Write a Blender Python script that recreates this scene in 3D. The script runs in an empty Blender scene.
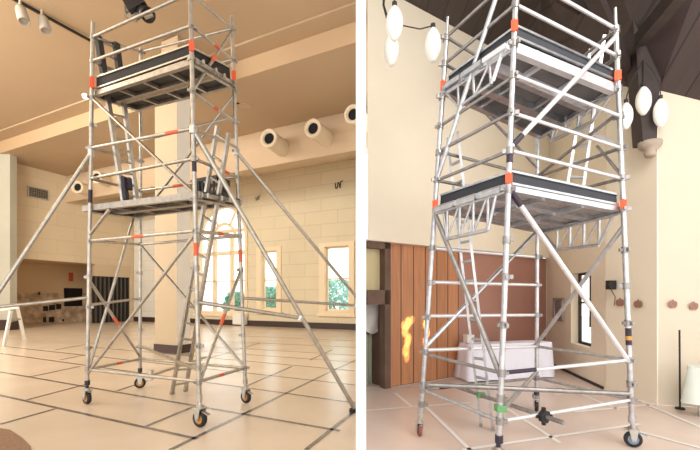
import bpy, bmesh, math, random
from mathutils import Vector as V
random.seed(7)
C = bpy.context.scene.collection

# ------------------------------------------------------------------ camera
FOC, HOR, EYE = 392.0, 297.0, 1.6           # focal length (px of a 700 px frame), eye level row, eye height
cam = bpy.data.cameras.new('camera'); co = bpy.data.objects.new('camera', cam); C.objects.link(co)
co.location = (0, 0, EYE); co.rotation_euler = (math.pi / 2, 0, 0)
cam.sensor_width = 36; cam.lens = 36 * FOC / 700; cam.shift_y = (HOR - 225) / 700
cam.clip_start = 0.05; cam.clip_end = 300
bpy.context.scene.camera = co

def at(px, py, Y):                          # point at depth Y seen at a photo position
    return V(((px - 350) / FOC * Y, Y, EYE + (HOR - py) / FOC * Y))
def floor_at(px, py, z=0.0):
    Y = FOC * (EYE - z) / (py - HOR); return V(((px - 350) / FOC * Y, Y, z))
def plane_at(px, py, o, n):                 # on the plane through o with normal n
    d = V(((px - 350) / FOC, 1, (HOR - py) / FOC)); e = V((0, 0, EYE))
    return e + d * ((o - e).dot(n) / d.dot(n))
def vplane(a, b):                           # vertical plane through two points
    return a, V((b.y - a.y, a.x - b.x, 0)).normalized()

# ------------------------------------------------------------------ materials
def mat(name, col, rough=0.6, metal=0.0, noise=0.0, nscale=8.0, col2=None, bump=0.0, spec=0.5, coord='Object', stretch=None, emit=None, estr=0.0):
    m = bpy.data.materials.new(name); m.use_nodes = True
    nt = m.node_tree; b = nt.nodes['Principled BSDF']
    b.inputs['Base Color'].default_value = (*col, 1); b.inputs['Roughness'].default_value = rough
    b.inputs['Metallic'].default_value = metal; b.inputs['Specular IOR Level'].default_value = spec
    if emit: b.inputs['Emission Color'].default_value = (*emit, 1); b.inputs['Emission Strength'].default_value = estr
    if noise or col2 or bump:
        tc = nt.nodes.new('ShaderNodeTexCoord'); mp = nt.nodes.new('ShaderNodeMapping')
        nt.links.new(tc.outputs[coord], mp.inputs[0])
        if stretch: mp.inputs['Scale'].default_value = stretch
        nz = nt.nodes.new('ShaderNodeTexNoise'); nz.inputs['Scale'].default_value = nscale; nz.inputs['Detail'].default_value = 5
        nt.links.new(mp.outputs[0], nz.inputs['Vector'])
        c2 = col2 or tuple(c * (1 - noise) for c in col)
        rp = nt.nodes.new('ShaderNodeValToRGB')
        rp.color_ramp.elements[0].position = 0.35; rp.color_ramp.elements[1].position = 0.68
        rp.color_ramp.elements[0].color = (*c2, 1); rp.color_ramp.elements[1].color = (*col, 1)
        nt.links.new(nz.outputs['Fac'], rp.inputs[0]); nt.links.new(rp.outputs[0], b.inputs['Base Color'])
        if bump:
            bp = nt.nodes.new('ShaderNodeBump'); bp.inputs['Strength'].default_value = bump
            nt.links.new(nz.outputs['Fac'], bp.inputs['Height']); nt.links.new(bp.outputs[0], b.inputs['Normal'])
    return m

def brick_mat(name, col, mortar, bw, bh, ms=0.02, rough=0.75):
    m = mat(name, col, rough); nt = m.node_tree; b = nt.nodes['Principled BSDF']
    uv = nt.nodes.new('ShaderNodeUVMap'); br = nt.nodes.new('ShaderNodeTexBrick')
    nt.links.new(uv.outputs[0], br.inputs['Vector'])
    br.inputs['Scale'].default_value = 1; br.inputs['Brick Width'].default_value = bw; br.inputs['Row Height'].default_value = bh
    br.inputs['Mortar Size'].default_value = ms; br.inputs['Mortar Smooth'].default_value = 0.6
    br.inputs['Color1'].default_value = (*col, 1); br.inputs['Color2'].default_value = (*[c * 0.96 for c in col], 1); br.inputs['Mortar'].default_value = (*mortar, 1)
    nz = nt.nodes.new('ShaderNodeTexNoise'); nz.inputs['Scale'].default_value = 0.35; nz.inputs['Detail'].default_value = 4
    nt.links.new(uv.outputs[0], nz.inputs['Vector'])
    mx = nt.nodes.new('ShaderNodeMix'); mx.data_type = 'RGBA'; mx.blend_type = 'MULTIPLY'; mx.inputs[0].default_value = 0.25
    nt.links.new(br.outputs['Color'], mx.inputs[6]); nt.links.new(nz.outputs['Color'], mx.inputs[7])
    hs = nt.nodes.new('ShaderNodeHueSaturation'); hs.inputs['Saturation'].default_value = 1.0
    bw_ = nt.nodes.new('ShaderNodeRGBToBW'); nt.links.new(nz.outputs['Color'], bw_.inputs[0]); nt.links.new(bw_.outputs[0], mx.inputs[7])
    nt.links.new(mx.outputs[2], b.inputs['Base Color'])
    bp = nt.nodes.new('ShaderNodeBump'); bp.inputs['Strength'].default_value = 0.25; bp.inputs['Distance'].default_value = 0.02
    nt.links.new(br.outputs['Fac'], bp.inputs['Height']); bp.invert = True; nt.links.new(bp.outputs[0], b.inputs['Normal'])
    return m

def plank_mat(name, col, dark, width, rough=0.5):       # vertical boards: thin dark grooves across u, grain along v
    m = mat(name, col, rough); nt = m.node_tree; b = nt.nodes['Principled BSDF']
    uv = nt.nodes.new('ShaderNodeUVMap'); br = nt.nodes.new('ShaderNodeTexBrick')
    nt.links.new(uv.outputs[0], br.inputs['Vector'])
    br.offset = 0; br.inputs['Scale'].default_value = 1; br.inputs['Brick Width'].default_value = width; br.inputs['Row Height'].default_value = 50
    br.inputs['Mortar Size'].default_value = 0.012; br.inputs['Mortar Smooth'].default_value = 0.2
    br.inputs['Color1'].default_value = (*col, 1); br.inputs['Color2'].default_value = (*[c * 0.78 for c in col], 1); br.inputs['Mortar'].default_value = (*dark, 1)
    mp = nt.nodes.new('ShaderNodeMapping'); mp.inputs['Scale'].default_value = (14, 0.9, 1); nt.links.new(uv.outputs[0], mp.inputs[0])
    nz = nt.nodes.new('ShaderNodeTexNoise'); nz.inputs['Scale'].default_value = 1.5; nz.inputs['Detail'].default_value = 6; nt.links.new(mp.outputs[0], nz.inputs['Vector'])
    mx = nt.nodes.new('ShaderNodeMix'); mx.data_type = 'RGBA'; mx.blend_type = 'MULTIPLY'; mx.inputs[0].default_value = 0.5
    nt.links.new(br.outputs['Color'], mx.inputs[6]); nt.links.new(nz.outputs['Fac'], mx.inputs[7]); nt.links.new(mx.outputs[2], b.inputs['Base Color'])
    return m

M = {}
M['alu'] = mat('aluminium', (0.50, 0.465, 0.41), 0.34, 0.9, 0.25, 14)
M['alu_dim'] = mat('aluminium worn', (0.42, 0.38, 0.33), 0.42, 0.8, 0.25, 14)
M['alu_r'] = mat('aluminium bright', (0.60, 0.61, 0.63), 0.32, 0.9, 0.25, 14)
M['alu_r_dim'] = mat('aluminium dull and shaded', (0.40, 0.38, 0.37), 0.42, 0.85, 0.3, 14)  # couplers, plus side and rear rails with shade put into the colour
M['alu_r_white'] = mat('aluminium lit', (0.80, 0.80, 0.83), 0.3, 0.55, 0.12, 14)  # tube metal with the light on the front rails put into its colour
M['orange'] = mat('orange plastic', (0.78, 0.10, 0.03), 0.5)
M['red'] = mat('red label', (0.66, 0.12, 0.05), 0.6)
M['toe'] = mat('toe board dark', (0.014, 0.011, 0.010), 0.75, 0, 0.2, 6)
M['toe_r'] = mat('toe board slate', (0.034, 0.037, 0.047), 0.7, 0, 0.2, 6)
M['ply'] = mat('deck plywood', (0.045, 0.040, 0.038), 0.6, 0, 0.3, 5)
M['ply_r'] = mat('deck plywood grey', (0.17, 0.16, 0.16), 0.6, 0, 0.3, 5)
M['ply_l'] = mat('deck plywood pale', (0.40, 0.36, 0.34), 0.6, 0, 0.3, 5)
M['rubber'] = mat('black rubber', (0.012, 0.011, 0.013), 0.6)
M['black'] = mat('black plastic', (0.014, 0.012, 0.013), 0.45)
M['purple'] = mat('dark purple sleeve', (0.03, 0.02, 0.035), 0.6)
M['rim'] = mat('amber wheel centre', (0.55, 0.27, 0.06), 0.5)
M['redwheel'] = mat('brick red wheel', (0.26, 0.09, 0.07), 0.6)
M['zinc'] = mat('zinc steel', (0.60, 0.58, 0.54), 0.35, 0.85, 0.2, 20)
M['bluecap'] = mat('blue plastic', (0.22, 0.30, 0.40), 0.5)
M['green'] = mat('green clamp', (0.12, 0.32, 0.13), 0.5)

# ------------------------------------------------------------------ mesh helpers
class MB:
    def __init__(s): s.v, s.f, s.sm, s.uv = [], [], [], {}
    def add(s, vs, fs, smooth=False):
        b = len(s.v); s.v += [V(v) for v in vs]
        for f in fs: s.f.append([b + i for i in f]); s.sm.append(smooth)
        return s
    def quad(s, a, b, c, d, uv=None):
        if uv: s.uv[len(s.f)] = uv
        return s.add([a, b, c, d], [(0, 1, 2, 3)])
    def tube(s, p, q, r, n=10, r2=None, caps=True):
        p, q = V(p), V(q); d = (q - p).normalized()
        a = d.orthogonal().normalized(); b = d.cross(a); r2 = r if r2 is None else r2
        vs = [p + (a * math.cos(t) + b * math.sin(t)) * r for t in [2 * math.pi * i / n for i in range(n)]]
        vs += [q + (a * math.cos(t) + b * math.sin(t)) * r2 for t in [2 * math.pi * i / n for i in range(n)]]
        s.add(vs, [(i, (i + 1) % n, n + (i + 1) % n, n + i) for i in range(n)], True)
        if caps: s.add(vs[:n][::-1], [tuple(range(n))]); s.add(vs[n:], [tuple(range(n))])
        return s
    def path(s, pts, r, n=8):
        for a, b in zip(pts[:-1], pts[1:]): s.tube(a, b, r, n)
        return s
    def bar(s, p, q, w, h, up=V((0, 0, 1))):       # rectangular bar from p to q
        p, q = V(p), V(q); d = (q - p).normalized()
        if abs(d.dot(up)) > 0.99: up = V((1, 0, 0))
        x = d.cross(up).normalized() * w / 2; y = x.cross(d).normalized() * h / 2
        vs = [e + sx * x + sy * y for e in (p, q) for sx, sy in ((-1, -1), (1, -1), (1, 1), (-1, 1))]
        return s.add(vs, [(3, 2, 1, 0), (4, 5, 6, 7), (0, 1, 5, 4), (1, 2, 6, 5), (2, 3, 7, 6), (3, 0, 4, 7)])
    def box(s, c, sx, sy, sz, rz=0.0, ax=None):
        c = V(c)
        X, Y, Z = ax or (V((math.cos(rz), math.sin(rz), 0)), V((-math.sin(rz), math.cos(rz), 0)), V((0, 0, 1)))
        return s.bar(c - Z * sz / 2, c + Z * sz / 2, sx, sy) if False else s.add(
            [c + X * sx / 2 * a + Y * sy / 2 * b + Z * sz / 2 * d for d in (-1, 1) for a, b in ((-1, -1), (1, -1), (1, 1), (-1, 1))],
            [(3, 2, 1, 0), (4, 5, 6, 7), (0, 1, 5, 4), (1, 2, 6, 5), (2, 3, 7, 6), (3, 0, 4, 7)])
    def lathe(s, c, prof, n=20, axis=V((0, 0, 1))):
        c = V(c); axis = V(axis).normalized(); a = axis.orthogonal().normalized(); b = axis.cross(a); k = len(prof)
        vs = [c + axis * h + (a * math.cos(2 * math.pi * i / n) + b * math.sin(2 * math.pi * i / n)) * r for i in range(n) for r, h in prof]
        fs = [(i * k + j, ((i + 1) % n) * k + j, ((i + 1) % n) * k + j + 1, i * k + j + 1) for i in range(n) for j in range(k - 1)]
        return s.add(vs, fs, True)
    def build(s, name, m, parent=None, origin=None, bevel=0.0):
        me = bpy.data.meshes.new(name)
        o0 = V(origin) if origin is not None else V((0, 0, 0))
        if origin is None and parent is None and s.v:
            o0 = V((sum(v.x for v in s.v) / len(s.v), sum(v.y for v in s.v) / len(s.v), min(v.z for v in s.v)))
        if parent is not None:
            q = parent
            while q is not None: o0 = o0 + V(q.location); q = q.parent
        me.from_pydata([v - o0 for v in s.v], [], s.f)
        me.polygons.foreach_set('use_smooth', s.sm)
        if s.uv:
            l = me.uv_layers.new(name='UVMap')
            for fi, u in s.uv.items():
                for k, li in enumerate(me.polygons[fi].loop_indices): l.data[li].uv = u[k]
        bm = bmesh.new(); bm.from_mesh(me)
        if not s.uv: bmesh.ops.recalc_face_normals(bm, faces=bm.faces[:])
        bm.to_mesh(me); bm.free()
        me.materials.append(m); me.update()
        o = bpy.data.objects.new(name, me); C.objects.link(o)
        if parent is not None: o.parent = parent
        else: o.location = o0
        if bevel:
            b = o.modifiers.new('bevel', 'BEVEL'); b.width = bevel; b.segments = 2; b.limit_method = 'ANGLE'
        return o

def tag(o, label, cat, group=None):
    o['label'] = label; o['category'] = cat
    if group: o['group'] = group
    return o
def thing(name, label, cat, loc, group=None):
    o = bpy.data.objects.new(name, None); C.objects.link(o); o.location = loc; o.empty_display_size = 0.1
    return tag(o, label, cat, group)
def part(name, m, parent):                      # a grouping Empty for a part that has sub-parts
    o = bpy.data.objects.new(name, None); C.objects.link(o); o.parent = parent; o.empty_display_size = 0.05
    return o
def struct(name, mb, m):
    o = mb.build(name, m, None, origin=(0, 0, 0)); o['kind'] = 'structure'; return o

class Wall:                                     # a vertical wall plane: origin, direction, normal towards the room
    def __init__(s, o, d, flip=False):
        s.o = V((o[0], o[1], 0)); s.d = V((d[0], d[1], 0)).normalized(); s.n = V((s.d.y, -s.d.x, 0)) * (-1 if flip else 1)
    def pt(s, a, z, off=0.0): return s.o + s.d * a + s.n * off + V((0, 0, z))
    def sz(s, px, py, off=0.0):
        p = plane_at(px, py, s.o + s.n * off, s.n); return (p - s.o).dot(s.d), p.z
    def at(s, px, py, off=0.0): return plane_at(px, py, s.o + s.n * off, s.n)
    def mesh(s, a0, a1, z0, z1, holes=(), off=0.0):
        mb = MB(); A = sorted({a0, a1, *[h[0] for h in holes], *[h[1] for h in holes]}); Z = sorted({z0, z1, *[h[2] for h in holes], *[h[3] for h in holes]})
        for i in range(len(A) - 1):
            for j in range(len(Z) - 1):
                ca, cz = (A[i] + A[i + 1]) / 2, (Z[j] + Z[j + 1]) / 2
                if any(h[0] < ca < h[1] and h[2] < cz < h[3] for h in holes): continue
                q = [(A[i], Z[j]), (A[i + 1], Z[j]), (A[i + 1], Z[j + 1]), (A[i], Z[j + 1])]
                mb.quad(*[s.pt(a, z, off) for a, z in q], uv=q)
        return mb
    def slab(s, mb, a0, a1, z0, z1, o0, o1):      # a box lying on the wall between offsets o0 and o1
        vs = [s.pt(a, z, o) for o in (o0, o1) for a, z in ((a0, z0), (a1, z0), (a1, z1), (a0, z1))]
        return mb.add(vs, [(3, 2, 1, 0), (4, 5, 6, 7), (0, 1, 5, 4), (1, 2, 6, 5), (2, 3, 7, 6), (3, 0, 4, 7)])

# ------------------------------------------------------------------ LEFT HALL: setting
UX, VX = V((-811 / FOC, 1, 0)).normalized(), V((189.5 / FOC, 1, 0)).normalized()     # the hall's two plan directions
ZC, ZM, ZF = 8.49, 9.05, 7.0          # lower ceiling, main ceiling, underside of the duct bulkhead

M['floor_l'] = mat('floor protection board', (0.76, 0.645, 0.52), 0.25, 0, 0.12, 0.9, spec=0.9, col2=(0.69, 0.575, 0.455))
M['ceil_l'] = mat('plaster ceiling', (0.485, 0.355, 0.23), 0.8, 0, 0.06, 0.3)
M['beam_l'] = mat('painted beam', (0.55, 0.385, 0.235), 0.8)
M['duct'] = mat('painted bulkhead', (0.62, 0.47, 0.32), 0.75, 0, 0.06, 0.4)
M['cream_block'] = brick_mat('cream painted blockwork', (0.82, 0.72, 0.52), (0.64, 0.55, 0.38), 1.9, 0.66, 0.018)
M['tan_block'] = brick_mat('tan painted blockwork', (0.74, 0.60, 0.42), (0.62, 0.50, 0.34), 1.9, 0.8, 0.018)
M['tan'] = mat('tan paint', (0.60, 0.47, 0.32), 0.7, 0, 0.06, 0.7)
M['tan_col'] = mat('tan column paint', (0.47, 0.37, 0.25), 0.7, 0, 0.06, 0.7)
M['pale'] = mat('pale paint and lit face', (0.80, 0.79, 0.74), 0.7)  # pale fittings, and the column face whose light is put into the colour
M['greypil'] = mat('grey green paint', (0.50, 0.49, 0.41), 0.7, 0, 0.1, 0.8)
M['skirt'] = mat('dark skirting', (0.045, 0.022, 0.018), 0.5)
M['winframe'] = mat('cream timber', (0.84, 0.69, 0.48), 0.5)
M['tape'] = mat('grey floor tape', (0.30, 0.29, 0.29), 0.22, 0.6, 0.3, 3)
M['carpet'] = mat('brown carpet', (0.34, 0.21, 0.13), 0.9, 0, 0.3, 60)
M['white'] = mat('white partition paint', (0.88, 0.88, 0.88), 0.6, emit=(1, 1, 1), estr=0.0)

bw = Wall((0.24, 19.0), UX, flip=False)           # back wall, runs to the left and away
if bw.n.y > 0: bw.n = -bw.n
lw0 = V((-17.2, 20.2, 0)); lw = Wall(lw0, VX)
if lw.n.x < 0: lw.n = -lw.n
# corner of left wall and back wall
def meet(w1, w2):
    d1, d2 = w1.d, w2.d; r = w2.o - w1.o; det = d1.x * -d2.y + d2.x * d1.y
    a = (r.x * -d2.y + d2.x * r.y) / det; return w1.o + d1 * a
corner = meet(lw, bw); s_corner = (corner - bw.o).dot(bw.d); l_corner = (corner - lw.o).dot(lw.d)

struct('floor', MB().quad(V((-26, -3, 0)), V((0.0, -3, 0)), V((0.9, 32, 0)), V((-26, 32, 0))), M['floor_l'])

# windows of the back wall (outer frame boxes in photo positions)
WIN = [('window_1', 196, 248, 204, 314), ('window_2', 257, 281.5, 247, 312), ('window_3', 319.5, 354.5, 242, 314)]
holes = []
for nm, x0, x1, y0, y1 in WIN:
    a1, zt = bw.sz(x0, y0); a0, _ = bw.sz(x1, y0); _, zb = bw.sz((x0 + x1) / 2, y1); _, zt = bw.sz((x0 + x1) / 2, y0)
    holes.append((a0, a1, zb, zt))
struct('wall_back', bw.mesh(-0.31, s_corner, 0, ZC + 0.8, holes), M['cream_block'])
a_w0, a_w1 = bw.sz(160, 300)[0], min(s_corner - .05, bw.sz(128.5, 300)[0])
struct('wall_back_lit', bw.mesh(a_w0, a_w1, 0, 6.6, off=.03), brick_mat('lit white blockwork', (.92, .88, .78), (.74, .70, .6), 1.9, .66, .018))  # whiter sheet over the back wall; strong light put into its colour
sk = MB(); bw.slab(sk, -0.2, s_corner - 0.05, 0, 0.30, 0.0, 0.06); struct('baseboard_back', sk, M['skirt'])

M['glass'] = bpy.data.materials.new('window glass'); M['glass'].use_nodes = True
nt = M['glass'].node_tree; nt.nodes.clear()
gl = nt.nodes.new('ShaderNodeBsdfGlossy'); gl.inputs['Roughness'].default_value = 0.02; tr = nt.nodes.new('ShaderNodeBsdfTransparent')
tr.inputs[0].default_value = (0.96, 0.98, 0.97, 1)
mx = nt.nodes.new('ShaderNodeMixShader'); mx.inputs[0].default_value = 0.05; ou = nt.nodes.new('ShaderNodeOutputMaterial')
nt.links.new(tr.outputs[0], mx.inputs[1]); nt.links.new(gl.outputs[0], mx.inputs[2]); nt.links.new(mx.outputs[0], ou.inputs[0])

def rect_window(nm, h):
    a0, a1, z0, z1 = h; w = 0.30; mb = MB()
    # reveal + outer casing + inner sash
    for (p, q, r, t) in ((a0, a0 + w, z0 + .16, z1 - w * .7), (a1 - w, a1, z0 + .16, z1 - w * .7), (a0, a1, z1 - w * 0.7, z1), (a0, a1, z0, z0 + 0.16)):
        bw.slab(mb, p, q, r, t, -0.35, 0.07)
    bw.slab(mb, a0 - 0.08, a1 + 0.08, z0 - 0.12, z0 + 0.02, -0.1, 0.16)
    b0, b1, c0, c1 = a0 + w, a1 - w, z0 + 0.16, z1 - w * 0.7; t = 0.07
    for (p, q, r, u) in ((b0, b0 + t, c0, c1), (b1 - t, b1, c0, c1), (b0, b1, c1 - t, c1), (b0, b1, c0, c0 + t), (b0, b1, (c0 + c1) / 2 - 0.04, (c0 + c1) / 2 + 0.04)):
        bw.slab(mb, p, q, r, u, -0.30, -0.20)
    o = struct(nm, mb, M['winframe'])
    g = MB(); bw.slab(g, b0, b1, c0, c1, -0.26, -0.25); g.build('pane', M['glass'], o)
rect_window('window_2', holes[1]); rect_window('window_3', holes[2])

def arch_window(nm, h):                          # wide window with a round-headed top, three lights and fanlight rings
    a0, a1, z0, z1 = h; mb = MB(); R = (a1 - a0) / 2; cx = (a0 + a1) / 2; zs = z1 - R
    w = 0.2
    for (p, q, r, t) in ((a0, a0 + w, z0 + .16, zs), (a1 - w, a1, z0 + .16, zs), (a0, a1, z0, z0 + 0.16)): bw.slab(mb, p, q, r, t, -0.35, 0.07)
    def ring(r0, r1, o0, o1, n=24):
        for i in range(n):
            t0, t1 = math.pi * i / n, math.pi * (i + 1) / n
            vs = [bw.pt(cx + r * math.cos(t), zs + r * math.sin(t), o) for o in (o0, o1) for t, r in ((t0, r0), (t0, r1), (t1, r1), (t1, r0))]
            mb.add(vs, [(3, 2, 1, 0), (4, 5, 6, 7), (0, 1, 5, 4), (1, 2, 6, 5), (2, 3, 7, 6), (3, 0, 4, 7)])
    ring(R - w, R, -0.35, 0.07); ring(R * 0.40, R * 0.48, -0.3, -0.2); ring(R * 0.18, R * 0.23, -0.3, -0.2, 14)
    for k in (1, 2): 
        a = a0 + (a1 - a0) * k / 3; bw.slab(mb, a - 0.10, a + 0.10, z0, zs, -0.3, -0.12)
    for z, t in ((bw.sz(222, 231)[1], .08), (bw.sz(222, 253)[1], .1), (bw.sz(222, 281)[1], .035)): bw.slab(mb, a0 + w, a1 - w, z - t, z + t, -0.3, -0.12)
    for t in (60, 120):
        t = math.radians(t); p, q = [bw.pt(cx + r * math.cos(t), zs + r * math.sin(t), -0.25) for r in (R * 0.45, R - 0.1)]
        mb.bar(p, q, 0.1, 0.1)
    bw.slab(mb, a0 - 0.08, a1 + 0.08, z0 - 0.12, z0 + 0.02, -0.1, 0.16)
    o = struct(nm, mb, M['winframe'])
    g = MB(); bw.slab(g, a0 + w, a1 - w, z0, z1 - 0.1, -0.26, -0.25); g.build('pane', M['glass'], o)
    # blockwork corners above the round head
    sp = MB(); n = 16
    for sgn in (-1, 1):
        for i in range(n):
            t0, t1 = math.pi / 2 * i / n, math.pi / 2 * (i + 1) / n
            q = [(cx + sgn * R * math.cos(t0), zs + R * math.sin(t0)), (cx + sgn * R * math.cos(t0), z1), (cx + sgn * R * math.cos(t1), z1), (cx + sgn * R * math.cos(t1), zs + R * math.sin(t1))]
            sp.quad(*[bw.pt(a, z, 0) for a, z in q], uv=q)
    struct('wall_back_spandrel', sp, M['cream_block'])
arch_window('window_1', holes[0])

# left wall with the wide opening and the recess behind it
aL, zT = lw.sz(16, 258); aM, _ = lw.sz(95, 264); aR = l_corner
ZO = zT
struct('wall_left', lw.mesh(-12, aR, 0, ZC + 0.8, [(aL, aR - 0.25, -0.01, ZO)]), M['tan_block'])
RD = 3.0
rc = MB()
rc.quad(*[lw.pt(a, z, -RD) for a, z in ((aL - 2, 1.85), (aR, 1.85), (aR, ZO + .3), (aL - 2, ZO + .3))])
rc.quad(lw.pt(aL - 2, ZO, 0), lw.pt(aR, ZO, 0), lw.pt(aR, ZO, -RD), lw.pt(aL - 2, ZO, -RD))
rc.quad(lw.pt(aL - .05, 0, 0), lw.pt(aL - 2, 0, -RD), lw.pt(aL - 2, ZO, -RD), lw.pt(aL - .05, ZO, 0))
rc.quad(lw.pt(aR - .25, 0, 0), lw.pt(aR - .25, 0, -RD), lw.pt(aR - .25, ZO, -RD), lw.pt(aR - .25, ZO, 0))
struct('wall_recess', rc, mat('recess paint', (.74, .52, .30), .8))
M['dirty'] = mat('stripped plaster', (0.85, 0.66, 0.46), 0.85, 0, 0.6, 2.2, col2=(0.40, 0.28, 0.18))
dp = MB(); lw.slab(dp, aL - 2, aR - .3, 0, 1.85, -RD, -RD + 0.1); struct('wall_recess_lower', dp, M['dirty'])
hb = MB()
for x0, y0, x1, y1 in ((64, 288, 82, 306), (43, 306, 48, 311), (49, 305, 55, 310), (56, 304, 61, 309), (43, 317, 46, 323), (49, 317, 54, 322), (38, 292, 40, 295), (62, 319, 64, 322)):
    a0, z1 = lw.sz(x0, y0, -RD + .1); a1, z0 = lw.sz(x1, y1, -RD + .1); lw.slab(hb, a0, a1, max(z0, .05), z1, -RD + .08, -RD + .13)
struct('trim_1', hb, M['black'])
# dark stud panel at the right end of the opening
sd = MB(); a0 = aM
aR2 = lw.sz(128.5, 300, -.1)[0] - .02; aR = max(aR, aR2 + .26); lw.slab(sd, a0, aR - .26, 0, 2.9, -0.3, -0.2)
o = struct('wall_stud_panel', sd, mat('dark stud cavity', (0.018, 0.016, 0.015), 0.8))
st = MB()
for i in range(9):
    a = a0 + 0.1 + i * (aR - .4 - a0) / 8; lw.slab(st, a, a + .08, 0, 2.9, -0.2, -0.10)
struct('trim_2', st, mat('steel stud', (0.10, 0.09, 0.085), 0.5, 0.4))
hd = MB(); lw.slab(hd, a0, aR - .26, 2.88, ZO + .05, -0.3, -0.02); struct('wall_header', hd, M['tan'])

# grey pilaster at the far left
pc = at(-14, 330, 18.6); pl = MB(); x1 = at(14, 300, 18.4).x
x1 = at(17, 300, 19.3).x; pl.box((x1 - 1.2, 19.1, ZC / 2), 2.4, .4, ZC); struct('wall_pilaster', pl, M['greypil'])
pb = MB(); pb.box((x1 - 1.2, 19.1, 0.25), 2.5, .5, 0.5); struct('baseboard_pilaster', pb, M['skirt'])
# free-standing column behind the tower
c0 = V(((177 - 350) / FOC * 11.0, 11.0, 0)); lu, lv = 0.905, 0.45
def colbox(g, z0, z1):
    p = [c0 - UX * g - VX * g, c0 + UX * (lu + g) - VX * g, c0 + UX * (lu + g) + VX * (lv + g), c0 - UX * g + VX * (lv + g)]
    return MB().add([q + V((0, 0, z)) for z in (z0, z1) for q in p], [(3, 2, 1, 0), (4, 5, 6, 7), (0, 1, 5, 4), (1, 2, 6, 5), (2, 3, 7, 6), (3, 0, 4, 7)])
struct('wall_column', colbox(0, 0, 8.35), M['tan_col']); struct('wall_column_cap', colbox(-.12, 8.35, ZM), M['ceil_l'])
_e = .006; struct('wall_column_lit_face', MB().quad(c0 - UX * _e, c0 - UX * _e + VX * lv, c0 - UX * _e + VX * lv + V((0, 0, 8.35)), c0 - UX * _e + V((0, 0, 8.35))), M['pale'])  # pale sheet on the tan column; the light on this side is coloured in
struct('baseboard_column', colbox(0.025, 0, 0.24), M['skirt'])

# ceilings, beam step and duct bulkhead: all run parallel to the back wall
fw = Wall((0.186, 14.6), UX); stp = Wall((0.054, 10.65), UX); crs = Wall((0.05, 10.0), UX)
for w in (fw, stp, crs):
    if w.n.y > 0: w.n = -w.n
Lx = 34
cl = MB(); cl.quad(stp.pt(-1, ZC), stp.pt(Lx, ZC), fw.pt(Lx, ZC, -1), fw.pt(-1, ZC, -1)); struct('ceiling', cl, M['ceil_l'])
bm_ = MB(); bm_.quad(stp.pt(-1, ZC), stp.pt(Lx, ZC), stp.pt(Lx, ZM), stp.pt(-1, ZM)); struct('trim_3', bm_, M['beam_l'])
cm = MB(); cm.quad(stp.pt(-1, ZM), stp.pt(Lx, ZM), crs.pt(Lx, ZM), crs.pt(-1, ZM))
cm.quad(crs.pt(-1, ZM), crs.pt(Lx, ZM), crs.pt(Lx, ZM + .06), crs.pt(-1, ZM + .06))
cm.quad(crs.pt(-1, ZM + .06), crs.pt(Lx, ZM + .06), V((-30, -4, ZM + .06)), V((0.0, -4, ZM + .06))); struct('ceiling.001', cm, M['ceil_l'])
fc = MB(); n = 10; prof = []                     # rounded fascia from the lower ceiling down to the soffit
for i in range(n + 1):
    t = math.pi / 2 * i / n; prof.append((0.35 * math.sin(t) , ZC - 0.0 - (ZC - ZF) * i / n))
prof = [(0.38 * math.sin(math.pi * (0.12 + 0.76 * i / n)), ZC - (ZC - ZF) * i / n) for i in range(n + 1)]
for (o0, z0), (o1, z1) in zip(prof[:-1], prof[1:]):
    fc.add([fw.pt(-1, z0, o0), fw.pt(Lx, z0, o0), fw.pt(Lx, z1, o1), fw.pt(-1, z1, o1)], [(0, 1, 2, 3)], True)
s0, _ = bw.sz(355, 159)
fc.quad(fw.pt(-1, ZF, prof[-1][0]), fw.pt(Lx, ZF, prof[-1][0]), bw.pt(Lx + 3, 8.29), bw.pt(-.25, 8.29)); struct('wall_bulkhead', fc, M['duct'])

# partition between the two rooms: seen exactly along its length
pd = V((11 / FOC, 1, 0)).normalized(); pn = V((pd.y, -pd.x, 0)); p0 = V((11 / FOC * 1.5, 1.5, 0)); th = 10 / FOC * 1.5
pw = MB()
q = [p0 - pn * th / 2, p0 + pn * th / 2, p0 + pn * th / 2 + pd * 18.2, p0 - pn * th / 2 + pd * 18.2]
pw.add([v + V((0, 0, z)) for z in (0, ZM + .1) for v in q], [(3, 2, 1, 0), (4, 5, 6, 7), (0, 1, 5, 4), (1, 2, 6, 5), (2, 3, 7, 6), (3, 0, 4, 7)])
struct('wall_partition', pw, M['white'])

# floor tape along the board joints (left): lines given by their ends on the floor
def tape_lines(name, lines, m, z, w):
    mb = MB()
    for (x0, y0, x1, y1) in lines:
        a, b = floor_at(x0, y0), floor_at(x1, y1); d = (b - a).normalized(); nrm = V((-d.y, d.x, 0)) * w / 2; u = V((0, 0, z))
        mb.quad(a - nrm + u, b - nrm + u, b + nrm + u, a + nrm + u)
    return struct(name, mb, m)
TL = [(-20, 391, 197, 439), (0, 372, 340, 431), (0, 353.5, 355, 403), (0, 346, 355, 385), (90, 347, 355, 371), (150, 347.5, 356, 362.5), (215, 347, 356, 355.5), (225, 341.5, 356, 347.5), (240, 336, 356, 341),
      (170, 450, 420 - 88, 371), (306, 450, 356, 410), (0, 424.5, 55, 409), (27, 400, 88, 384), (30, 377, 80, 366.5), (146, 426.5, 193, 407), (60, 360, 95, 353), (117, 391, 150, 380), (332, 371, 356, 360), (247, 386, 292, 366.5), (310, 360, 332, 350), (200, 361, 260, 343), (55, 350, 100, 342)]
tape_lines('trim_4', TL, M['tape'], 0.004, 0.055)
cp = MB(); pts = [(-40, 428), (0, 428.5), (10, 430), (22, 438), (31, 447), (34, 470), (-40, 470)]
cp.add([floor_at(*p) + V((0, 0, 0.006)) for p in pts], [tuple(range(len(pts)))]); struct('floor_carpet', cp, M['carpet'])

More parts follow.
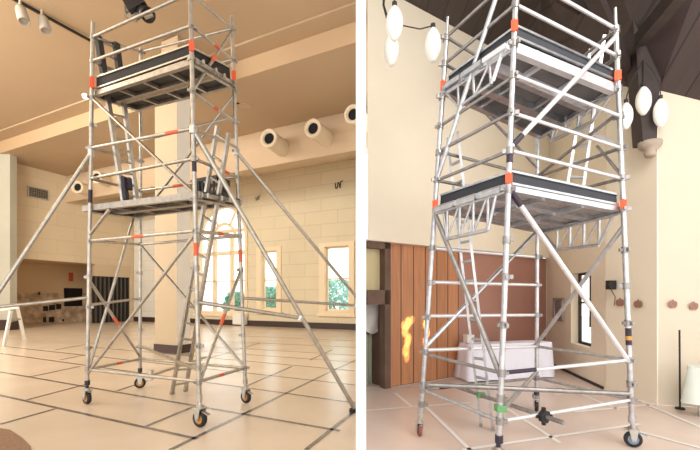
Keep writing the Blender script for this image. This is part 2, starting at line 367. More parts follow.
# ------------------------------------------------------------------ scaffold towers
class Tower:
    def __init__(s, posts, name, label, mats, r, rail=.8):
        # posts: key -> (wheel px, top px); the frames draw in slightly towards the top
        s.base = {}; s.dir = {}; s.top = {}
        for k, ((bx, by), (tx, ty), Yt) in posts.items():
            b = floor_at(bx, by); t = at(tx, ty, Yt); s.base[k] = b; s.top[k] = t; s.dir[k] = (t - b)
        c = sum(s.base.values(), V((0, 0, 0))) / 4
        s.root = thing(name, label, 'scaffold tower', (c.x, c.y, 0)); s.m = mats; s.r = r; s.rr = r * rail
    def p(s, k, z): return s.base[k] + s.dir[k] * (z / s.dir[k].z)
    def j(s, k, row):                            # the point of post k seen at that row
        b, d = s.base[k], s.dir[k]; q = (HOR - row) / FOC
        t = (EYE + q * b.y - b.z) / (d.z - q * d.y); return b + d * t
    def level(s, **rows):                        # four corner points of a level; a missing corner follows from the others
        P = {k: s.j(k, r) for k, r in rows.items()}
        opp = {'L': ('F', 'B', 'R'), 'F': ('L', 'R', 'B'), 'R': ('F', 'B', 'L'), 'B': ('L', 'R', 'F')}
        for k in 'LFRB':
            if k not in P:
                a, b, c = opp[k]
                z = (P[a].z + P[b].z - P[c].z) if all(t in P for t in (a, b, c)) else sum(v.z for v in P.values()) / len(P)
                P[k] = s.p(k, z)
        return P
    def fp(s, k1, k2, px, py):                   # point of the frame plane through two posts
        a, b, c = s.p(k1, 0), s.p(k2, 0), s.p(k1, 5); n = (b - a).cross(c - a).normalized(); return plane_at(px, py, a, n)
    def add(s, name, mb, m='alu', parent=None): return mb.build(name, s.m.get(m, M.get(m)), parent or s.root)
    def rail(s, name, a, b, r=None, m='alu'):
        return s.add(name, MB().tube(a, b, r or s.rr), m)
    def ring(s, name, P, sides, m='alu', r=None):
        for ab in sides: s.rail(name, P[ab[0]], P[ab[1]], r, m)
    def coupler(s, k, row):
        p = s.j(k, row); d = s.dir[k].normalized(); h = s.r
        mb = MB().tube(p - d * h * 1.3, p + d * h * 1.3, h * 1.35, 10)
        a = random.uniform(0, 6.28); v = V((math.cos(a), math.sin(a), 0)); w = V((-v.y, v.x, 0))
        mb.bar(p + v * h * 1.0, p + v * h * 2.6, h * .9, h * 1.5).bar(p - w * h * 1.0, p - w * h * 2.4, h * .8, h * 1.2)
        s.add('coupler', mb, 'dim')
    def band(s, a, b, t0, t1, r, m='red'):
        a, b = V(a), V(b); s.add('marking_band', MB().tube(a.lerp(b, t0), a.lerp(b, t1), r * 1.08), m)
    def clip(s, k, row, hgt):
        p = s.j(k, row); v = (V((0, 0, p.z)) - p); v.z = 0; v.normalize(); w = V((-v.y, v.x, 0)); r = s.r
        mb = MB().box(p + v * r * .15, r * 2.3, r * 2.4, hgt, ax=(w, v, V((0, 0, 1)))).box(p + v * r * 1.25, r * .8, r * .5, hgt * 1.2, ax=(w, v, V((0, 0, 1))))
        s.add('toe_board_clip', mb, 'orange')
    def toe(s, k1, rows1, k2, rows2, m='toe', inset=0.04):
        a0, a1, b0, b1 = s.j(k1, rows1[0]), s.j(k1, rows1[1]), s.j(k2, rows2[0]), s.j(k2, rows2[1])
        d = (b0 - a0); d.z = 0; d.normalize(); n = V((-d.y, d.x, 0)); c = s.root.location
        if (V((c.x, c.y, 0)) - V((a0.x, a0.y, 0))).dot(n) < 0: n = -n
        a0, a1, b0, b1 = [q + n * inset + d * sg for q, sg in ((a0, inset), (a1, inset), (b0, -inset), (b1, -inset))]
        o = s.add('toe_board', MB().add([q + n * t for t in (0, .03) for q in (a0, b0, b1, a1)], [(0, 1, 2, 3), (7, 6, 5, 4), (0, 4, 5, 1), (1, 5, 6, 2), (2, 6, 7, 3), (3, 7, 4, 0)]), m)
        for p, q in ((a0, b0), (a1, b1)): s.add('edge_strip', MB().bar(p - n * .008, q - n * .008, .02, .022), 'alu', o)
    def bil(s, P, a, b, dz=0.0):
        return P['F'] * ((1 - a) * (1 - b)) + P['L'] * (a * (1 - b)) + P['R'] * ((1 - a) * b) + P['B'] * (a * b) + V((0, 0, dz))
    def deck(s, P, a0, a1, b0, b1, along='a', bh=.09, bwid=.06, ribs=4, m='ply', bm='alu', hatch=False):
        # a plywood deck carried by two long side beams, with cross ribs below
        root = part('platform_deck', None, s.root)
        f = (lambda u, v, dz=0: s.bil(P, a0 + (a1 - a0) * u, b0 + (b1 - b0) * v, dz)) if along == 'a' else (lambda u, v, dz=0: s.bil(P, a0 + (a1 - a0) * v, b0 + (b1 - b0) * u, dz))
        top = bh * .5
        mb = MB().add([f(u, v, z) for z in (top - .015, top + .005) for u, v in ((0, 0.04), (1, 0.04), (1, .96), (0, .96))], [(3, 2, 1, 0), (4, 5, 6, 7), (0, 1, 5, 4), (1, 2, 6, 5), (2, 3, 7, 6), (3, 0, 4, 7)])
        s.add('plywood_panel', mb, m, root)
        for v in (0.02, .98): s.add('side_beam', MB().bar(f(0, v), f(1, v), bwid, bh), bm, root)
        for i in range(ribs + 1):
            u = i / ribs; s.add('cross_rib', MB().bar(f(u, .03, top - .045), f(u, .97, top - .045), .045, .05), bm, root)
        for u, e in ((0, -.03), (1, 1.03)) if along == 'a' else ():
            for v in (.15, .85): s.add('hook', MB().bar(f(u, v, .0), f(e, v, .0), .03, .035).bar(f(e, v, .02), f(e, v, -.035), .03, .02), 'dim', root)
        return root
    def castor(s, k, wm='rubber', rimm='rim', r=.085, head=0.6, stem='purple', cap=None):
        b = s.base[k]; v = V((math.cos(head), math.sin(head), 0)); w = V((-v.y, v.x, 0)); sc = r / .085
        root = part('castor', None, s.root); c = b + V((0, 0, r)) ; t = s.p(k, r * 3.4)
        hw = .024 * sc
        prof = [(r * .62, -hw), (r * .9, -hw * 1.05), (r, -hw * .5), (r, hw * .5), (r * .9, hw * 1.05), (r * .62, hw)]
        s.add('wheel', MB().lathe(c, prof, 24, w), wm, root)
        s.add('wheel_centre', MB().lathe(c, [(.001, -hw * .7), (r * .2, -hw * 1.2), (r * .5, -hw * .7), (r * .64, -hw * .9), (r * .64, hw * .9), (r * .5, hw * .7), (r * .2, hw * 1.2), (.001, hw * .7)], 20, w), rimm, root)
        fk = MB()
        for sg in (-1, 1): fk.add([c + w * sg * hw * x + v * a * r + V((0, 0, z * r)) for x in (1.5, 1.85) for a, z in ((-.2, -.22), (.22, -.2), (.5, 1.25), (-.5, 1.25))], [(3, 2, 1, 0), (4, 5, 6, 7), (0, 1, 5, 4), (1, 2, 6, 5), (2, 3, 7, 6), (3, 0, 4, 7)])
        fk.box(c + V((0, 0, r * 1.28)), r * 1.1, hw * 4.2, r * .14, ax=(v, w, V((0, 0, 1)))).tube(c - w * hw * 2.2, c + w * hw * 2.2, r * .12, 10)
        fk.tube(c + V((0, 0, r * 1.3)), c + V((0, 0, r * 1.6)), r * .42, 14)
        s.add('fork', fk, 'zinc', root)
        lv = MB().bar(c + v * r * .45 + V((0, 0, r * .95)), c + v * r * 1.45 + V((0, 0, r * .62)), r * .5, r * .09)
        s.add('brake_lever', lv, cap or 'zinc', root); s.add('swivel_lock', MB().bar(c - v * r * .4 + V((0, 0, r * 1.0)), c - v * r * 1.15 + V((0, 0, r * 1.05)), r * .3, r * .09), 'zinc', root)
        s.add('stem', MB().tube(c + V((0, 0, r * 1.55)), t, s.r * .8, 12).tube(t - V((0, 0, .03)), t + V((0, 0, .04)), s.r * 1.35, 12), stem, root)
    def ladder(s, A0, A1, B0, B1, n, r=.022, m='alu', ends=None, w=.055):
        root = part('ladder', None, s.root)
        for a, b in ((A0, A1), (B0, B1)):
            s.add('stile', MB().bar(a, b, w * .6, w, up=V((0.3, 1, 0)).normalized()), m, root)
            s.add('rubber_foot', MB().bar(a.lerp(b, 0), a.lerp(b, .012), w * .75, w * 1.15, up=V((0.3, 1, 0)).normalized()), 'dim', root)
            if ends: s.add('stile_cap', MB().bar(a.lerp(b, 1 - ends), a.lerp(b, 1.0), w * .9, w * 1.25, up=V((0.3, 1, 0)).normalized()), 'black', root)
        for i in range(n):
            t = (i + .6) / n; s.add('rung', MB().tube(A0.lerp(A1, t), B0.lerp(B1, t), r * .8, 8), m, root)
    def lattice(s, name, a, b, c, d, n, r=.02, m='alu'):
        mb = MB().tube(a, b, r).tube(c, d, r)
        for i in range(n):
            t = i / (n - 1); u = c.lerp(d, t); d_ = (b - a); tt = max(0, min(1, (u - a).dot(d_) / d_.dot(d_))); mb.tube(a + d_ * tt, u, r * .8)
            if i < n - 1:
                u2 = c.lerp(d, (i + 1) / (n - 1)); t2 = max(0, min(1, (u2 - a).dot(d_) / d_.dot(d_)))
                mb.tube(u, a + d_ * t2, r * .6)
        mb.tube(a, c, r * .8).tube(b, d, r * .8); s.add(name, mb, m)

def yt(by_row, top_row, cY, tp=.025):            # depth of a post's top: drawn in a little towards the tower's middle
    Y = FOC * EYE / (by_row - HOR); h = EYE + (HOR - top_row) / FOC * Y; return Y + (cY - Y) * tp * h

# ---- left tower
ML = {'alu': M['alu'], 'zinc': M['zinc'], 'dim': M['alu_dim']}
T = Tower({'L': ((87, 404), (93, 22), yt(404, 22, 5.9)), 'F': ((200, 427), (190, -22), yt(427, -22, 5.9)),
           'R': ((246, 403), (231.5, 16), yt(403, 16, 5.9)), 'B': ((140, 388), (141, 48), yt(388, 48, 5.9))},
          'scaffold_tower', 'narrow aluminium scaffold tower on the tan board floor beside the column, with long outrigger tubes', ML, .027)
for k in 'LFRB': T.add('corner_post', MB().tube(T.p(k, .28), T.top[k], T.r, 12), 'alu')
up = T.level(L=37, F=-7, R=29, B=52); mid = T.level(L=61, F=25.5, R=60); A = T.level(L=148, F=128.5, R=147, B=161)
Bq = T.level(L=178.5, F=158.6, R=177, B=191); Cc = T.level(L=241, F=231, R=236, B=244.5); bot = T.level(L=369.5, F=381.5, R=368, B=359)
T.ring('guard_rail', up, ('LF', 'FR', 'BR', 'LB')); T.ring('guard_rail', mid, ('LF', 'FR', 'BR', 'LB'))
T.ring('guard_rail', A, ('LF', 'FR', 'LB')); T.ring('guard_rail', Bq, ('LF', 'FR', 'BR', 'LB'))
T.ring('ledger', Cc, ('LF', 'FR', 'BR', 'LB')); T.ring('ledger', bot, ('LF', 'FR', 'BR', 'LB'))
T.rail('guard_rail', T.j('B', 141), T.j('R', 117)); T.rail('ledger', T.j('L', 305), T.j('B', 298.5))
for k, rows in {'L': (37, 61, 98, 125, 148, 178, 241, 277, 307, 348, 369), 'F': (26, 58, 91, 128, 159, 200, 231, 268, 302, 346, 368, 382), 'R': (29, 60, 91, 122, 151, 177, 236, 270, 298, 335, 368), 'B': (52, 161, 191, 216, 244, 273, 300, 330, 347, 359)}.items():
    for r_ in rows: T.coupler(k, r_)
for k1, r1, k2, r2 in (('F', 91, 'R', 31), ('F', 92, 'R', 122), ('L', 98, 'F', 194), ('R', 95, 'B', 218), ('L', 280, 'B', 357), ('L', 374, 'F', 233), ('B', 245, 'R', 367), ('R', 270, 'F', 384), ('L', 373, 'B', 195), ('B', 346, 'F', 370), ('F', 128, 'R', 205)):
    a, b = T.j(k1, r1), T.j(k2, r2); T.rail('diagonal_brace', a, b, .022)
    if (k1, r1) in (('F', 91), ('F', 92), ('R', 270), ('L', 280)): T.band(a, b, .44, .54, .022)
T.rail('diagonal_brace', T.j('L', 235), T.fp('L', 'F', 110, 209), .024)
for a, b, t in ((Cc['L'], Cc['F'], .5), (Cc['F'], Cc['R'], .5), (bot['L'], bot['B'], .55), (bot['F'], bot['R'], .42), (A['L'], A['F'], .82), (mid['F'], mid['R'], .55), (Bq['B'], Bq['R'], .42), (Bq['F'], Bq['R'], .7)):
    T.band(a, b, t - .05, t + .06, T.rr)
for k, r0, r1 in (('F', 243, 256), ('R', 250, 262)): T.band(T.j(k, r0), T.j(k, r1), 0, 1, T.r)
for k, r0, r1 in (('L', 190, 203), ('F', 160, 172)): T.band(T.j(k, r0), T.j(k, r1), 0, 1, T.r, 'purple')
for k, r_ in (('L', 83), ('F', 47), ('R', 77)): T.clip(k, r_, .12 if k == 'F' else .15)
T.toe('L', (77, 88), 'F', (42, 53)); T.toe('F', (45, 55), 'R', (69, 83))
D1 = T.level(L=93, F=60, R=86)
T.deck(D1, -.02, 1.02, .06, .46, bm='dim', bh=.07); T.deck(D1, -.02, 1.02, .54, .95, bm='dim', bh=.07)
T.ring('ledger', T.level(L=96, F=64, R=89), ('FR', 'LB'))
D2 = T.level(L=207.5, F=195, R=203, B=215)
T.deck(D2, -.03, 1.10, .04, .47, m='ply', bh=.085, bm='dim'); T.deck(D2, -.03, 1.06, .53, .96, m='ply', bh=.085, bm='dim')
T.ring('ledger', T.level(L=212, F=199, R=207, B=218), ('FR', 'LB'))
T.castor('L', head=2.6, r=.092, stem='black'); T.castor('F', head=-.5, r=.105, stem='zinc'); T.castor('R', head=-.6, r=.095, stem='alu'); T.castor('B', head=.4, r=.092, stem='black')
# access ladder from the floor to the lower platform, and the inner ladder up to the top platform
YF = floor_at(172, 394).y
T.ladder(floor_at(172, 394, .01), at(217.5, 126, 5.3), floor_at(185.5, 391, .01), at(229, 133, 5.15), 15, ends=None, w=.06)
T.ladder(at(124, 203, 6.2), at(98, 36, 6.0), at(137, 203, 6.45), at(116, 43, 6.2), 14, ends=.22, w=.075)
T.add('ladder_strap', MB().bar(at(124, 177, 6.0), at(126, 200, 6.0), .1, .05).bar(at(129, 178, 6.05), at(130, 190, 6.05), .07, .05), 'purple')
# outriggers
def outrigger(k, r0, end, k2r, meetp, r=.027):
    root = part('outrigger', None, T.root); a = T.j(k, r0); b = T.j(k, k2r)
    T.add('raking_tube', MB().tube(a, end, r, 12), 'alu', root); T.add('spreader_tube', MB().tube(b, meetp, r * .9, 12), 'alu', root)
    T.add('swivel_clamp', MB().tube(meetp - V((.04, 0, .03)), meetp + V((.0, 0, .03)), r * 1.6, 10), 'zinc', root); T.add('swivel_clamp', MB().tube(a - V((0, 0, .05)), a + V((0, 0, .05)), r * 1.6, 10), 'zinc', root)
    return root
a = T.j('L', 153); g = at(-12, 308, 5.2); e = a + (g - a) * ((a.z - .04) / (a.z - g.z)); o = outrigger('L', 153, e, 297.5, g)
T.add('foot_pad', MB().tube(e - V((0, 0, .03)), e + V((0, 0, .02)), .09, 14), 'rubber', o)
e = floor_at(354.3, 408, .06); a = T.j('F', 130); t = .655; g = a.lerp(e, t); o = outrigger('F', 130, e, 302, g, .030)
T.add('foot_pad', MB().tube(e - V((0.02, 0, .055)), e - V((0.02, 0, .01)), .05, 14), 'rubber', o)
a = T.j('R', 152); e = at(357.0, 297.5, 6.6); outrigger('R', 152, e, 298, at(357.0, 305.5, 6.6), .026)
# loose stabiliser tube pushed through the base
T.rail('diagonal_brace', floor_at(150, 376, .35), floor_at(206, 357, .35), .022); T.add('coupler', MB().box(floor_at(151, 375, .36), .05, .08, .16), 'zinc')

# ------------------------------------------------------------------ left hall: things
# crate on the lower platform
pc = T.bil(D2, .18, .83, .10)
dU = (T.base['L'] - T.base['F']).normalized(); dV = (T.base['R'] - T.base['F']).normalized()
cr = thing('crate', 'black slotted plastic crate standing on the lower platform by the ladder', 'crate', pc)
ax = (dU, dV, V((0, 0, 1)))
def crate_side(c, along, L, H):
    mb = MB(); mb.bar(c - along * L / 2 + V((0, 0, .02)), c + along * L / 2 + V((0, 0, .02)), .02, .04); mb.bar(c - along * L / 2 + V((0, 0, H - .02)), c + along * L / 2 + V((0, 0, H - .02)), .03, .05)
    n = 6
    for i in range(n + 1): p = c + along * (L * (i / n - .5)); mb.bar(p, p + V((0, 0, H)), .03, .02)
    return mb
Lc, Wc, Hc = .46, .30, .25
for sg in (-1, 1):
    crate_side(pc + dV * sg * Wc / 2 + V((0, 0, .01)), dU, Lc, Hc).build('side_panel', M['black'], cr)
    crate_side(pc + dU * sg * Lc / 2 + V((0, 0, .01)), dV, Wc, Hc).build('end_panel', M['black'], cr)
MB().box(pc + V((0, 0, .02)), Lc, Wc, .02, ax=ax).build('base', M['black'], cr)

# clamp lamp glowing by the upper clip
lp = T.j('L', 97) + V((-.085, -.02, 0)); cl = thing('clamp_lamp', 'small lit white lamp clamped to the left post under the top platform', 'lamp', lp)
M['lampglow'] = mat('lit lamp', (1, 1, 1), 0.4, emit=(1, .97, .9), estr=4)
MB().lathe(lp, [(.001, .025), (.03, .022), (.045, .0), (.035, -.02), (.001, -.022)], 16, V((-.2, -.5, -.8))).build('lamp_head', M['lampglow'], cl)
MB().tube(lp + V((.01, .0, .01)), lp + V((.04, .01, .0)), .008, 8).build('clamp', M['zinc'], cl)

# jet nozzles along the bulkhead
M['nozzle'] = mat('cream nozzle', (0.72, 0.60, 0.44), 0.5); M['nozdark'] = mat('nozzle throat', (0.008, 0.008, 0.012), 0.95)
NZ = [(352.5, 114, 'cream air jet nozzle cut by the white partition, nearest of the row'), (312.5, 128, 'cream round air jet nozzle, middle of the three right of the tower'), (268.5, 138, 'cream round air jet nozzle just right of the tower'),
      (96, 177, 'small cream air jet nozzle seen through the tower beside its left post'), (77, 187, 'far cream air jet nozzle left of the tower, beside the left wall')]
for px, py, lab in NZ:
    big = px > 120
    b0 = fw.at(px + (16 if big else 15), py + (12 if big else 5), .1); c = at(px, py, b0.y - (1.25 if big else 1.1)); ax_ = (c - b0).normalized()
    R = 9.2 * c.y / FOC if big else 6.2 * c.y / FOC
    nz = thing('air_vent', lab, 'air vent', c, 'air jet nozzles along the bulkhead')
    MB().lathe(b0, [(R * .97, 0), (R * .95, (c - b0).length - .12)], 28, ax_).build('barrel', M['nozzle'], nz)
    MB().lathe(c, [(R * .95, -.16), (R * 1.0, -.12), (R * 1.02, 0), (R * .92, .02), (R * .62, -.02), (R * .58, -.1)], 28, ax_).build('rim', M['nozzle'], nz)
    MB().lathe(c, [(R * .6, -.06), (R * .4, -.09), (.001, -.09)], 24, ax_).build('throat', M['nozdark'], nz)

# wall grille
a0, z1 = lw.sz(27, 185.5); a1, z0 = lw.sz(48.5, 201)
gv = thing('wall_vent', 'dark rectangular grille high on the tan block wall', 'vent', lw.pt((a0 + a1) / 2, z0, .02))
mb = MB(); lw.slab(mb, a0, a1, z0, z1, .01, .03); mb.build('backing', M['black'], gv)
mb = MB()
for p, q, r_, t in ((a0, a1, z1 - .05, z1), (a0, a1, z0, z0 + .05), (a0, a0 + .05, z0 + .05, z1 - .05), (a1 - .05, a1, z0 + .05, z1 - .05)): lw.slab(mb, p, q, r_, t, .01, .07)
mb.build('frame', M['greypil'], gv)
mb = MB(); n = 12
for i in range(1, n): a = a0 + (a1 - a0) * i / n; lw.slab(mb, a - .012, a + .012, z0, z1, .03, .055)
for i in range(1, 6): z = z0 + (z1 - z0) * i / 6; lw.slab(mb, a0, a1, z - .012, z + .012, .03, .055)
mb.build('slats', M['alu_dim'], gv)

# ceiling track and its two spots
tk = MB().bar(at(8, -4, FOC * (ZM + .02 - EYE) / (HOR + 4)), at(90, 40.5, FOC * (ZM - .03 - EYE) / (HOR - 40.5)), .07, .05)
tag(tk.build('light_track', M['black']), 'thin black light track running across the plaster ceiling', 'light track')
M['spotgrey'] = mat('pale spot housing', (0.42, 0.38, 0.32), 0.5)
for px, py, lab in ((20, 7, 'pale cylindrical track spot nearest the photo edge'), (42, 17, 'pale cylindrical track spot nearer the scaffold tower')):
    Y = FOC * (ZM - .05 - EYE) / (HOR - (py - 6)); c = at(px, py, Y)
    sp = thing('track_spotlight', lab, 'spotlight', c, 'spots on the ceiling track')
    c.z = ZM - .2; d = V((.35, -.1, -1)).normalized()
    MB().tube(c + V((0, 0, .17)), c, .03, 8).build('arm', M['spotgrey'], sp)
    MB().lathe(c + V((0, 0, .0)), [(.001, 0), (.09, .0), (.12, .08), (.13, .42), (.11, .42), (.10, .36), (.001, .35)], 16, d).build('lamp_head', M['spotgrey'], sp)
# black stage fixture under the ceiling above the tower
Y = 9.3; c = at(137, 8, Y)
pj = thing('stage_light', 'black stage light on a silver bracket hanging from the ceiling above the tower', 'stage light', c)
MB().bar(at(128, -14, Y), at(128, 12, Y), .06, .1).bar(at(125.5, 0, Y), at(126, 17, Y), .06, .05).bar(at(127, 16, Y), at(152, 12, Y - .1), .05, .08).build('bracket', M['alu_dim'], pj)
MB().box(at(137, 6, Y), .42, .35, .3, ax=(V((.8, 0, .45)).normalized(), V((0, 1, 0)), V((-.45, 0, .8)).normalized())).lathe(at(143, 11, Y), [(.001, 0), (.14, 0), (.17, .3), (.15, .3), (.12, .24), (.001, .24)], 18, V((.6, -.4, -.6))).build('lamp_body', M['black'], pj)
MB().bar(at(130, 1, Y - .1), at(134, -14, Y - .1), .18, .12).build('hanger', M['black'], pj)
MB().bar(at(129, 17, Y - .2), at(137, 21, Y - .2), .06, .06).bar(at(145, 18, Y - .2), at(153, 15, Y - .2), .05, .05).build('lower_clamp', M['alu_dim'], pj)
# small ceiling fittings in the lower ceiling
for px, py, r_, lab in ((237.5, 103, .10, 'small dark ceiling hole beside the tower'), (246, 105.5, .18, 'small round ceiling downlight right of the dark hole')):
    Y = FOC * (ZC - EYE) / (HOR - py); c = at(px, py, Y); c.z = ZC
    dl = thing('ceiling_downlight', lab, 'downlight', c)
    MB().lathe(c, [(r_ * .7, -.01), (r_, -.03), (r_ * 1.1, -.005)], 18).build('ring', M['beam_l'], dl); MB().lathe(c, [(r_ * .72, -.012), (.001, -.012)], 18).build('lens', M['nozdark'] if r_ < .15 else M['spotgrey'], dl)
# wire brackets on the back wall
for px, py, lab in ((339, 185, 'dark bent wire bracket high on the cream block wall by the partition'), (258, 198, 'faint bent wire bracket high on the wall right of the arched window')):
    c = bw.at(px, py, .04); u = bw.d * -1; z = V((0, 0, 1)); k = .18 if px > 300 else .13
    mb = MB().path([c + u * k * x + z * k * y for x, y in ((-1.2, .7), (-1, -.9), (-.5, -.6), (-.3, .8), (.1, .3), (.3, -.9), (.5, .9), (1.2, 1.0))], .022, 6)
    tag(mb.build('wire_bracket', M['alu_dim'] if px < 300 else M['black']), lab, 'bracket')
# folding trestle at the left edge
tb = floor_at(4, 346); tr_ = thing('folding_trestle', 'small white folding trestle under the outrigger tube at the far left', 'trestle', tb)
M['whitepaint'] = mat('white paint', (0.75, 0.73, 0.68), 0.5)
t1, t2 = at(11, 311, tb.y), at(17, 305, tb.y + .5)
for a, b in ((floor_at(4, 346), t1), (floor_at(25, 341), t2)): MB().bar(a, b, .10, .06).build('leg', M['whitepaint'], tr_)
MB().bar(at(8, 322, tb.y), at(20, 319, tb.y + .4), .06, .05).build('brace', M['alu_dim'], tr_)
MB().bar(at(-14, 312, tb.y), at(19, 307, tb.y + .4), .14, .08).build('top_bar', M['whitepaint'], tr_)
# red alarm on the recess wall
a_, z_ = lw.sz(70.5, 277, -RD); mb = MB(); lw.slab(mb, a_ - .12, a_ + .12, z_ - .28, z_ + .28, -RD + .005, -RD + .1)
tag(mb.build('fire_alarm', M['red'], bevel=.02), 'small red box on the tan wall inside the recess', 'alarm')
# small white heater box under the window
a_, z_ = bw.sz(241, 320, .1); mb = MB(); bw.slab(mb, a_ - .45, a_ + .45, z_ - .25, z_ + .35, .07, .3)
tag(mb.build('wall_heater', M['pale'], bevel=.03), 'pale box on the wall below the right side of the arched window', 'heater')

# outside: ground and shrubs beyond the windows
gr = MB().quad(bw.pt(-14, -.4, -.6), bw.pt(30, -.4, -.6), bw.pt(30, -.4, -30), bw.pt(-14, -.4, -30)); struct('ground', gr, mat('pale paving', (0.6, 0.6, 0.55), 0.9))
M['leaf'] = mat('shrub leaves', (0.30, 0.62, 0.52), 0.6, 0, 0.45, 1.5, col2=(0.10, 0.42, 0.34))
def shrub(c, w, h, lab, n=1500):
    mb = MB()
    for i in range(n):
        t = random.random(); r = w * (0.35 + .65 * math.sin(math.pi * (.18 + .72 * t))) * random.random() ** .4; a = random.uniform(0, 6.283)
        p = c + V((math.cos(a) * r, math.sin(a) * r, h * t)); u = V((random.gauss(0, 1), random.gauss(0, 1), random.gauss(0, 1))).normalized(); v = u.orthogonal().normalized(); s = random.uniform(.09, .2)
        mb.add([p - u * s, p + v * s * .5, p + u * s, p - v * s * .5], [(0, 1, 2, 3)])
    o = thing('shrub', lab, 'shrub', c, 'shrubs outside the hall windows')
    mb.build('foliage', M['leaf'], o); MB().tube(c, c + V((0, 0, h * .6)), .06, 8).build('stem', mat('bark', (.1, .07, .05), .9), o)
for px, w, h, lab in ((272, 1.1, 2.6, 'teal green shrub outside the narrow middle window'), (334, 1.6, 3.0, 'tall teal shrub outside the window nearest the partition'), (236, .9, 2.3, 'teal shrub outside the right light of the arched window')):
    c = bw.at(px, 320, -3.2); c.z = -.4; shrub(c, w, h, lab)

# ------------------------------------------------------------------ RIGHT ROOM: setting
M['floor_r'] = mat('right floor board', (0.70, 0.575, 0.495), 0.35, 0, 0.1, 1.2, col2=(0.64, 0.51, 0.44))
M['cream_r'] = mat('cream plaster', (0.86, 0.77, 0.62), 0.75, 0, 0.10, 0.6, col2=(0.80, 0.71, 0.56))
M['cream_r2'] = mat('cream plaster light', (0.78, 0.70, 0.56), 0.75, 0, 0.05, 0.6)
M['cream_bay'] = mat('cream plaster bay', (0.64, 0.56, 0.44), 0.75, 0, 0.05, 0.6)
M['timber'] = plank_mat('cedar boards', (0.66, 0.29, 0.13), (0.10, 0.035, 0.02), 0.30)
M['timber2'] = mat('plain brown board', (0.40, 0.20, 0.15), 0.6, 0, 0.08, 1.0)
M['darkwood'] = mat('dark roof timber', (0.050, 0.034, 0.032), 0.6, 0, 0.3, 3, stretch=(1, 6, 1))
M['ceil_r'] = plank_mat('dark roof boards', (0.072, 0.048, 0.045), (0.026, 0.017, 0.016), 0.35)
M['tape_w'] = mat('white floor tape', (0.82, 0.78, 0.75), 0.6)
ZR = 6.85
tw = Wall((0.67, 6.92), (1.548, 1))
if tw.n.y > 0: tw.n = -tw.n
rwA = Wall((4.39, 6.78), (.1468, 1))
if rwA.n.x > 0: rwA.n = -rwA.n
cr_ = meet(tw, rwA); t_c = (cr_ - tw.o).dot(tw.d); r_c = (cr_ - rwA.o).dot(rwA.d)
struct('floor.001', MB().quad(V((0.0, -3, -.002)), V((10, -3, -.002)), V((10, 12, -.002)), V((0.33, 12, -.002))), M['floor_r'])
t_l = (meet(tw, Wall((p0 + pn * th / 2)[:2], pd[:2])) - tw.o).dot(tw.d) + .01
ZB = 2.58
t_p0, _ = tw.sz(389, 300); t_p1, _ = tw.sz(459, 300); t_p2, _ = tw.sz(546, 300)
struct('wall_timber', tw.mesh(t_p0, t_p1, 0, ZB), M['timber'])
struct('wall_timber_plain', tw.mesh(t_p1, t_p2, 0, ZB - .04), M['timber2'])
up_ = tw.mesh(t_l, t_c, ZB - .03, ZR + .6, off=.14); up_.quad(tw.pt(t_l, ZB - .03, 0), tw.pt(t_c, ZB - .03, 0), tw.pt(t_c, ZB - .03, .14), tw.pt(t_l, ZB - .03, .14))
struct('wall_upper', up_, M['cream_r'])
struct('wall_corner', tw.mesh(t_p2, t_c, 0, ZB), M['cream_r'])
# dark door recess beside the partition
dk = MB(); a0 = t_l; a1 = t_p0; aB = tw.sz(362.6, 300, -.72)[0]
aF = tw.sz(362.4, 300, -.1)[0]
for p, q, z0, z1 in ((a1 - .13, a1, 0, ZB), (aF, a1, ZB - .14, ZB), (aF, a1, 1.47, 1.72)): tw.slab(dk, p, q, z0, z1, -.1, .05)
tw.slab(dk, aB, a1, 0, ZB, -.7, -.62); tw.slab(dk, a1 - .05, a1, 0, ZB, -.65, 0); struct('door_1', dk, mat('brown door timber', (0.15, 0.085, 0.055), 0.6, 0, 0.3, 3))
pn_ = MB(); tw.slab(pn_, tw.sz(362.4, 300, -.12)[0], a1 - .13, 1.72, ZB - .14, -.12, -.1); pn_.build('pane', mat('yellowed panel', (0.62, 0.52, 0.30), 0.6), bpy.data.objects['door_1'])

# right wall with the slit window, pier and the outer bay
wA1, _ = rwA.sz(571, 300); wA0, _ = rwA.sz(591, 300); zt_ = rwA.sz(582, 272)[1]; zb_ = rwA.sz(582, 346)[1]
struct('wall_right', rwA.mesh(-0.05, r_c, 0, ZR + .5, [(wA0, wA1, zb_, zt_)]), M['cream_r'])
wm = MB(); D = .14
cs = [(wA0, zb_), (wA1, zb_), (wA1, zt_), (wA0, zt_)]
for (p, q) in zip(cs, cs[1:] + cs[:1]): wm.quad(rwA.pt(*p, 0), rwA.pt(*q, 0), rwA.pt(*q, -D), rwA.pt(*p, -D))
o = struct('window_4', wm, M['cream_r2'])
wf = MB(); 
for p, q, r_, t in ((wA0, wA0 + .05, zb_, zt_), (wA1 - .05, wA1, zb_, zt_), (wA0, wA1, zt_ - .05, zt_), (wA0, wA1, zb_, zb_ + .05), (wA0, wA1, (zb_ + zt_) / 2 + .1, (zb_ + zt_) / 2 + .14), (wA0 + .30, wA0 + .40, (zb_ + zt_) / 2 - .35, zt_)): rwA.slab(wf, p, q, r_, t, -D - .05, -D)
wf.build('sash', M['darkwood'], o); g = MB(); rwA.slab(g, wA0, wA1, zb_, zt_, -D - .03, -D - .02); g.build('pane', M['glass'], o)
pA, pB = rwA.pt(-.02, 0), floor_at(657, 405); pr = Wall(pA[:2], (pB - pA)[:2])
if pr.n.x > 0: pr.n = -pr.n
pL = (pB - pA).length
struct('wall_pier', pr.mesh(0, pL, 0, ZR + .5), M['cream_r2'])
rv = V((pr.d.y, -pr.d.x, 0)); rv = rv if rv.x > 0 else -rv
ob0 = pB + rv * .02; obw = Wall(ob0[:2], (1, -.22))
